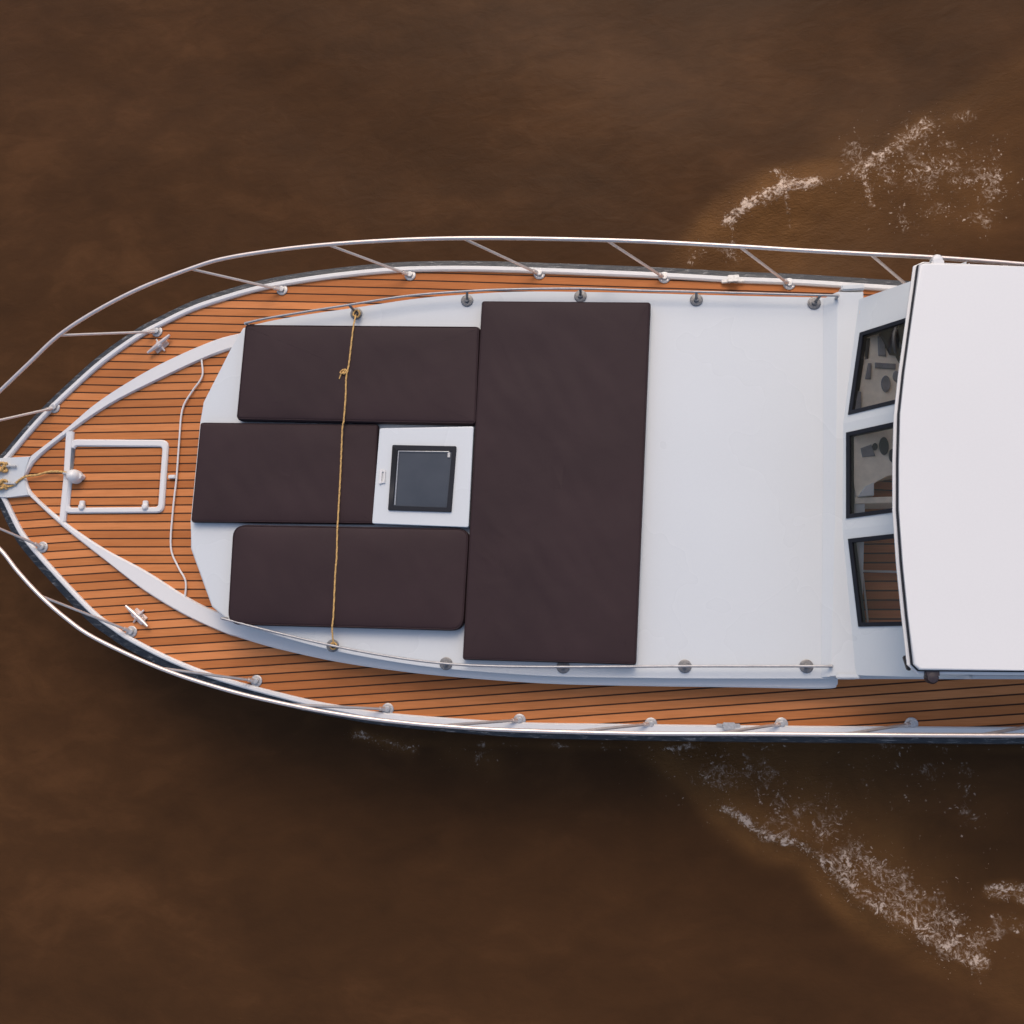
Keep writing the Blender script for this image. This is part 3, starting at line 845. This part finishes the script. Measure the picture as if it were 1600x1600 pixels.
RK = Vector((0.37, 0.0, 0.43))
wb = [P(*p, ZW - 0.002) for p in ((1342, 468), (1317, 662), (1316, 828), (1337, 1055))]
TT = 1.72
wt = [p + RK * TT for p in wb]
nrmz = []
# windows: (facet, two base corners in px, upper t)
wins = [(0, (1345, 521), (1327, 647)), (1, (1324, 677), (1324, 809)), (2, (1327, 843), (1343, 978))]
def facet_pt(i, s, t):
    return wb[i].lerp(wb[i + 1], s) + RK * t
def solve(i, px, py):
    """place on the windscreen facet seen at a photo point"""
    o = Vector((0, 0, HC)); d = R3 @ Vector((px - 800, -(py - 800), -F))
    e = wb[i + 1] - wb[i]; n = e.cross(RK); tt = (wb[i] - o).dot(n) / d.dot(n)
    return o + d * tt
facets = bmesh.new()
for i, c0, c1 in wins:
    a, b = solve(i, *c0), solve(i, *c1)
    e = wb[i + 1] - wb[i]; n = e.cross(RK).normalized()
    if n.z < 0: n = -n
    # hole corners: lower edge a-b, upper edge up the rake
    up = RK * 1.25
    H = [a, b, b + up, a + up]
    O = [wb[i], wb[i + 1], wt[i + 1], wt[i]]
    th = n * -0.04
    vo = [facets.verts.new(p) for p in O]; vh = [facets.verts.new(p) for p in H]
    vo2 = [facets.verts.new(p + th) for p in O]; vh2 = [facets.verts.new(p + th) for p in H]
    for k in range(4):
        j = (k + 1) % 4
        facets.faces.new((vo[k], vo[j], vh[j], vh[k])); facets.faces.new((vo2[k], vh2[k], vh2[j], vo2[j]))
        facets.faces.new((vh[k], vh[j], vh2[j], vh2[k]))
    # black gasket frame, proud of the wall
    ex = e.normalized(); fw = 0.027
    def ins(pts, d):
        cx = sum(pts, Vector()) / 4; out = []
        for k in range(4):
            p = pts[k]; q0 = pts[k - 1]; q1 = pts[(k + 1) % 4]
            out.append(p + (q0 - p).normalized() * d + (q1 - p).normalized() * d)
        return out
    bm = bmesh.new()
    F0 = ins(H, -0.006); F1 = ins(H, fw)
    top0 = [bm.verts.new(p + n * 0.010) for p in F0]; top1 = [bm.verts.new(p + n * 0.008) for p in F1]
    bot0 = [bm.verts.new(p - n * 0.002) for p in F0]; bot1 = [bm.verts.new(p - n * 0.05) for p in F1]
    for k in range(4):
        j = (k + 1) % 4
        bm.faces.new((top0[k], top0[j], top1[j], top1[k])); bm.faces.new((top0[k], bot0[k], bot0[j], top0[j])); bm.faces.new((top1[k], top1[j], bot1[j], bot1[k]))
    fr = link("window_frame", bm, BLACK, boat)
    bm = bmesh.new()
    G = ins(H, fw - 0.004)
    g0 = [bm.verts.new(p - n * 0.004) for p in G]; bm.faces.new(g0)
    link("pane", bm, GLASS, fr)
link("windscreen", facets, WHITE, boat)
# cabin side walls and roof edge
bm = bmesh.new()
pb0, pb1 = wb[0], P(2300, 485, ZD); sb0, sb1 = wb[3], P(2300, 1058, ZD)
bm.free()
for (lo, hi, aft, s) in ((wb[0], wt[0], P(2300, 500, ZD), 1), (wb[3], wt[3], P(2300, 1056, ZD), -1)):
    zt_ = hi.z; wd = Vector((0, s * 0.04, 0))
    def pt(x, z):
        f = (x - lo.x) / (aft.x - lo.x); y = lo.y + (aft.y - lo.y) * f - s * 0.1 * (z - lo.z) / (zt_ - lo.z) * (0.6 if s > 0 else 0.3)
        return Vector((x, y, z))
    def panel(bm, c):
        vs = [bm.verts.new(p) for p in c] + [bm.verts.new(p - wd) for p in c]; m = len(c)
        bm.faces.new(vs[:m]); bm.faces.new(list(reversed(vs[m:])))
        for k in range(m): bm.faces.new((vs[k], vs[m + k], vs[m + (k + 1) % m], vs[(k + 1) % m]))
    zs = lo.z + 0.12; fx = lambda z: lo.x + 0.37 * (z - lo.z) / 0.43
    x3 = aft.x; bm = bmesh.new()
    panel(bm, [pt(lo.x, ZD), pt(lo.x, lo.z), pt(fx(zs), zs), pt(x3, zs), pt(x3, ZD)])
    side = link("cabin_side", bm, WHITE, boat)
    xs_ = [fx(zs) + 0.02, 3.3, 4.7, 6.1, x3 - 0.1]
    for j in range(4):
        x0 = xs_[j] + 0.05; x1 = xs_[j + 1] - 0.05
        t0 = fx(zt_ - 0.06) if j == 0 else x0
        bm = bmesh.new(); c = [pt(x0, zs), pt(t0, zt_ - 0.05), pt(x1, zt_ - 0.05), pt(x1, zs)]
        vs = [bm.verts.new(p - wd * 0.5) for p in c]; bm.faces.new(vs)
        link("side_window", bm, GLASS, side)
        bm = bmesh.new(); panel(bm, [pt(x1, zs), pt(x1, zt_), pt(x1 + 0.1, zt_), pt(x1 + 0.1, zs)])
        link("window_post", bm, WHITE, side)

bm = bmesh.new()
# flared cheek of the cabin front on the port side
for (q, s) in (([(1347, 466, ZD + .32), (1405, 448, ZD + .28), (1500, 452, ZD + .28), (1500, 475, ZD + .3), (1350, 480, ZD + .32)], 1),
            ([(1342, 1056, ZD + .02), (1318, 1061, ZD + .02), (1420, 1061, ZD + .02), (2300, 1062, ZD + .02), (2300, 1050, ZD + .02), (1420, 1046, ZD + .02)], -1)):
    bm = bmesh.new()
    add_prism(bm, [P(*p) for p in reversed(q)], ZD - 0.01)
    finish_ngons(bm)
    link("cabin_coaming", bm, WHITE if s > 0 else TRIMW, boat)

# roof
ZT = wt[1].z + 0.10
roof_px = [(1437, 412), (1425, 500), (1414, 580), (1407, 645), (1405, 720), (1405, 795), (1411, 880), (1419, 960), (1428, 1038), (1437, 1047), (1700, 1049), (2300, 1050), (2300, 450), (1600, 417), (1446, 410)]
bm = bmesh.new()
rt = [P(*p, ZT) for p in reversed(roof_px)]
cen = sum(rt, Vector()) / len(rt)
add_prism(bm, rt, ZT - 0.05, 0.018); finish_ngons(bm)
roof = link("wheelhouse_roof", bm, ROOFW, boat, True)
rc = [P(*p, ZT - 0.05) for p in roof_px]
flare = offset([Vector(p) for p in [P(*q, ZT) for q in roof_px]], -0.0, True)
def grow(pts, d):
    o = offset(pts, d, True); o2 = offset(pts, -d, True)
    c = sum(pts, Vector()) / len(pts)
    big = sum((p - c).length for p in o) > sum((p - c).length for p in o2)
    return o if big == (d > 0) else o2
rtop = [P(*q, ZT - 0.03) for q in roof_px]; base_xy = [P(*q, ZT) for q in roof_px]
for (d0, d1, z0, z1, mt, nm) in ((0.004, 0.010, ZT - 0.018, ZT - 0.060, BLACK, "roof_seal"), (0.010, 0.030, ZT - 0.052, ZT - 0.080, ROOFW, "roof_lip")):
    bm = bmesh.new()
    A = [Vector((p.x, p.y, z0)) for p in grow(base_xy, d0 - 0.02)]; Bq = [Vector((p.x, p.y, z0 - 0.012)) for p in grow(base_xy, d1)]
    Cq = [Vector((p.x, p.y, z1)) for p in grow(base_xy, d1)]; Dq = [Vector((p.x, p.y, z1)) for p in grow(base_xy, -0.06)]
    R = [[bm.verts.new(v) for v in ring] for ring in (A, Bq, Cq, Dq)]
    for a, b in zip(R[:-1], R[1:]):
        for k in range(len(a)): j = (k + 1) % len(a); bm.faces.new((a[k], a[j], b[j], b[k]))
    link(nm, bm, mt, roof)
bm = bmesh.new()
u = [bm.verts.new(Vector((p.x, p.y, ZT - 0.09))) for p in grow(base_xy, -0.04)]; bm.faces.new(u)
link("headlining", bm, BEIGE, roof)
bm = bmesh.new(); c = P(1465, 413, ZT - 0.03)
add_lathe(bm, c + Vector((0, 0.035, 0)), [(0.045, -0.05), (0.045, 0.0), (0.035, 0.015), (0.01, 0.02)], 18); add_box(bm, c, (0.09, 0.07, 0.04), 0, 0.01)
link("roof_cap", bm, TRIMW, roof, True)
bm = bmesh.new(); c = P(1456, 1052, ZT - 0.05)
add_lathe(bm, c + Vector((0, -0.03, 0)), [(0.045, -0.05), (0.047, 0.0), (0.036, 0.02), (0.01, 0.025)], 18); add_box(bm, c, (0.10, 0.05, 0.04), 0, 0.008)
link("side_lamp", bm, SHACK, roof, True)
bm = bmesh.new(); c = P(1417, 1036, ZT - 0.15)
add_box(bm, c, (0.03, 0.11, 0.05), 0.25, 0.008)
link("horn", bm, DARK, roof, True)

# inside, behind the windscreen
def quad_box(px, z, zb_):
    bm = bmesh.new(); add_prism(bm, [P(*p, z) for p in reversed(px)], zb_, 0.008); finish_ngons(bm); return bm
sole_z = 0.75
bm = bmesh.new()
vs = [bm.verts.new(P(*p, ZD + 0.02)) for p in ((1345, 770), (1345, 1040), (2200, 1040), (2200, 770))]; bm.faces.new(vs)
link("cabin_sole", bm, TEAK_I, boat)
dash = link("dashboard", quad_box([(1343, 485), (1329, 660), (1331, 740), (1338, 778), (1370, 752), (1386, 742), (1420, 735), (1480, 740), (1480, 480)], ZW + 0.02, ZD + 0.03), BEIGE, boat, True)
for (px, py, a, b) in ((1384, 600, 0.036, 0.07), (1400, 588, 0.025, 0.045), (1381, 697, 0.036, 0.075), (1394, 712, 0.025, 0.055), (1367, 698, 0.02, 0.03)):
    c = P(px, py, ZW + 0.03); bm = bmesh.new()
    add_lathe(bm, Vector((0, 0, 0)), [(1, -0.01), (1, 0.012), (0.85, 0.02)], 20)
    bmesh.ops.scale(bm, vec=(a, b, 1), verts=bm.verts); bmesh.ops.translate(bm, vec=c, verts=bm.verts)
    link("gauge", bm, DARK if py > 650 else GREYP, dash, True)
for (q, z, mt, nm) in (([(1372, 525), (1373, 555), (1385, 556), (1382, 524)], ZW + 0.04, GREYP, "switch_panel"),
                   ([(1357, 567), (1362, 567), (1361, 592), (1352, 592)], ZW + 0.035, GREYP, "switch_panel"),
                   ([(1340, 610), (1346, 612), (1346, 640), (1334, 640)], ZW + 0.04, GREYP, "switch_panel"),
                   ([(1345, 700), (1362, 694), (1368, 712), (1348, 714)], ZW + 0.035, GREYP, "switch_panel")):
    link(nm, quad_box(q, z, ZW + 0.015), mt, dash, True)
link("sunlit_patch", quad_box([(1341, 776), (1366, 774), (1366, 753), (1352, 760)], ZW + 0.05, ZW - 0.02), TRIMW, boat, True)  # pale block standing in for the sunlit patch behind the middle pane
link("switch_panel", quad_box([(1368, 566), (1400, 568), (1400, 576), (1368, 574)], ZW + 0.045, ZW + 0.01), GREYP, dash, True)
link("switch_panel", quad_box([(1353, 528), (1360, 528), (1357, 560), (1352, 560)], ZW + 0.035, ZW + 0.01), DARK, dash, True)
# steering wheel (port side of the dash)
bm = bmesh.new(); c = P(1412, 540, ZW + 0.2); rot = Matrix.Rotation(math.radians(50), 3, 'Y')
ring = [c + rot @ Vector((0.17 * math.cos(a), 0.17 * math.sin(a), 0)) for a in np.linspace(0, 2 * math.pi, 29)]
add_tube(bm, ring, 0.015, 8, False)
for k in range(3):
    a = k * 2.094 + 0.5; add_tube(bm, [c, c + rot @ Vector((0.165 * math.cos(a), 0.165 * math.sin(a), 0))], 0.012, 8)
add_lathe(bm, c, [(0.04, -0.02), (0.04, 0.01), (0.02, 0.02)], 14, rot)
link("steering_wheel", bm, DARK, boat, True)
link("helm_seat", quad_box([(1374, 505), (1376, 522), (1392, 552), (1420, 556), (1440, 500), (1420, 494)], ZW + 0.07, ZW - 0.05), DARK, boat, True)
link("chart_shelf", quad_box([(1336, 777), (1336, 787), (1430, 785), (1430, 775)], ZW + 0.02, ZD + 0.03), BEIGE, boat, True)
bm = bmesh.new(); add_tube(bm, [P(1343, 892, ZD + 0.05), P(1460, 895, ZD + 0.05)], 0.010, 8)
add_tube(bm, [P(1348, 896, ZD + 0.05), P(1356, 972, ZD + 0.05)], 0.008, 8)
link("reflected_rail_lines", bm, TRIMW, boat, True)  # white bars standing in for a railing and hatch reflected in the glass
bm = quad_box([(1349, 898), (1358, 975), (1460, 975), (1460, 900)], ZD + 0.035, ZD + 0.022)
link("reflected_panel", bm, TEAK_I, boat)  # teak panel filling the area of the reflected frame lines

# ------------------------------------------------------------------ ropes (things of their own)
def rope(name, px, r, label, z=None, cat="rope", extra=None, n=12):
    pts = spline([P(*p) for p in px], n)
    # resample evenly for the twist
    out = [pts[0]]
    for a, b in zip(pts[:-1], pts[1:]):
        k = max(1, int((b - a).length / 0.012))
        for i in range(k): out.append(a.lerp(b, (i + 1) / k))
    bm = bmesh.new(); add_tube(bm, out, r, 9, True, twist=0.42)
    if extra: extra(bm)
    o = link(name, bm, ROPE, None, True); tag(o, label, cat); return o
zq = ZC + 0.118
def tie_extra(bm):
    c = P(537, 583, zq + 0.006)
    def loop(dx, dy, w, an):
        pts = []
        for t in np.linspace(0, 2 * math.pi, 18):
            v = Vector((w * (1 - math.cos(t)), w * 0.55 * math.sin(t), 0.004 * math.sin(t)))
            pts.append(P(541, 578, zq + 0.004) + Matrix.Rotation(an, 3, 'Z') @ v)
        add_tube(bm, pts, 0.0055, 7, True)
    loop(0, 0, 0.03, math.radians(205)); loop(0, 0, 0.022, math.radians(235))
    add_tube(bm, spline([P(541, 577, zq), P(534, 583, zq), P(530, 592, zq)], 5), 0.0055, 7)
    for (x, y, rr) in ((557, 490, 0.034), (521, 1009, 0.03)):
        for q in range(3):
            cc = P(x, y, ZC + 0.035 + 0.014 * q)
            ring = [cc + Vector((rr * math.cos(a) * (1 - .1 * q), rr * math.sin(a), 0.004 * math.sin(2 * a))) for a in np.linspace(0, 2 * math.pi, 17)]
            add_tube(bm, ring, 0.006, 7, False)
rope("tie_rope", [(556, 492, ZC + 0.07), (552, 512, ZC + .112), (548, 545, zq), (545, 570, zq), (541, 590, zq), (540, 620, zq), (537, 658, zq), (535, 670, zq - 0.01), (532, 740, zq - 0.022), (528, 812, zq - .014), (527, 830, zq), (526, 870, zq + .006), (524, 895, zq + .006), (521, 960, zq + .004), (519, 982, ZC + .112), (521, 1007, ZC + 0.07)], 0.0072,
     "thin yellow rope with a small bow, stretched across three brown cushions between the handrails", extra=tie_extra)
rope("anchor_rope", [(-2, 757, ZD + 0.085), (12, 760, ZD + 0.07), (22, 757, ZD + 0.062), (32, 749, ZD + 0.06), (42, 744, ZD + 0.06), (58, 742, ZD + 0.05), (78, 737, ZD + 0.055), (98, 737.5, ZD + 0.08), (106, 740, ZD + 0.08)], 0.0105,
     "short yellow rope running from the bow platform to the white windlass")
for k, (px, py, lab) in enumerate(((2, 730, "yellow rope knot on the bow platform, upper one of two at the left edge"), (1, 757, "yellow rope knot on the bow platform, lower one where the rope to the windlass starts"))):
    bm = bmesh.new(); c = P(px, py, ZD + 0.08)
    rnd = random.Random(k + 3); pts = []
    for i in range(34):
        a = i * 0.78; pts.append(c + Vector((0.045 * math.cos(a) + rnd.uniform(-.008, .008), 0.042 * math.sin(a * 1.31 + k), 0.018 * math.sin(a * 0.9))))
    add_tube(bm, spline(pts, 4), 0.0125, 8, True, twist=0.5)
    o = link("rope_knot", bm, ROPE, None, True); tag(o, lab, "rope", "yellow rope knots at the bow")
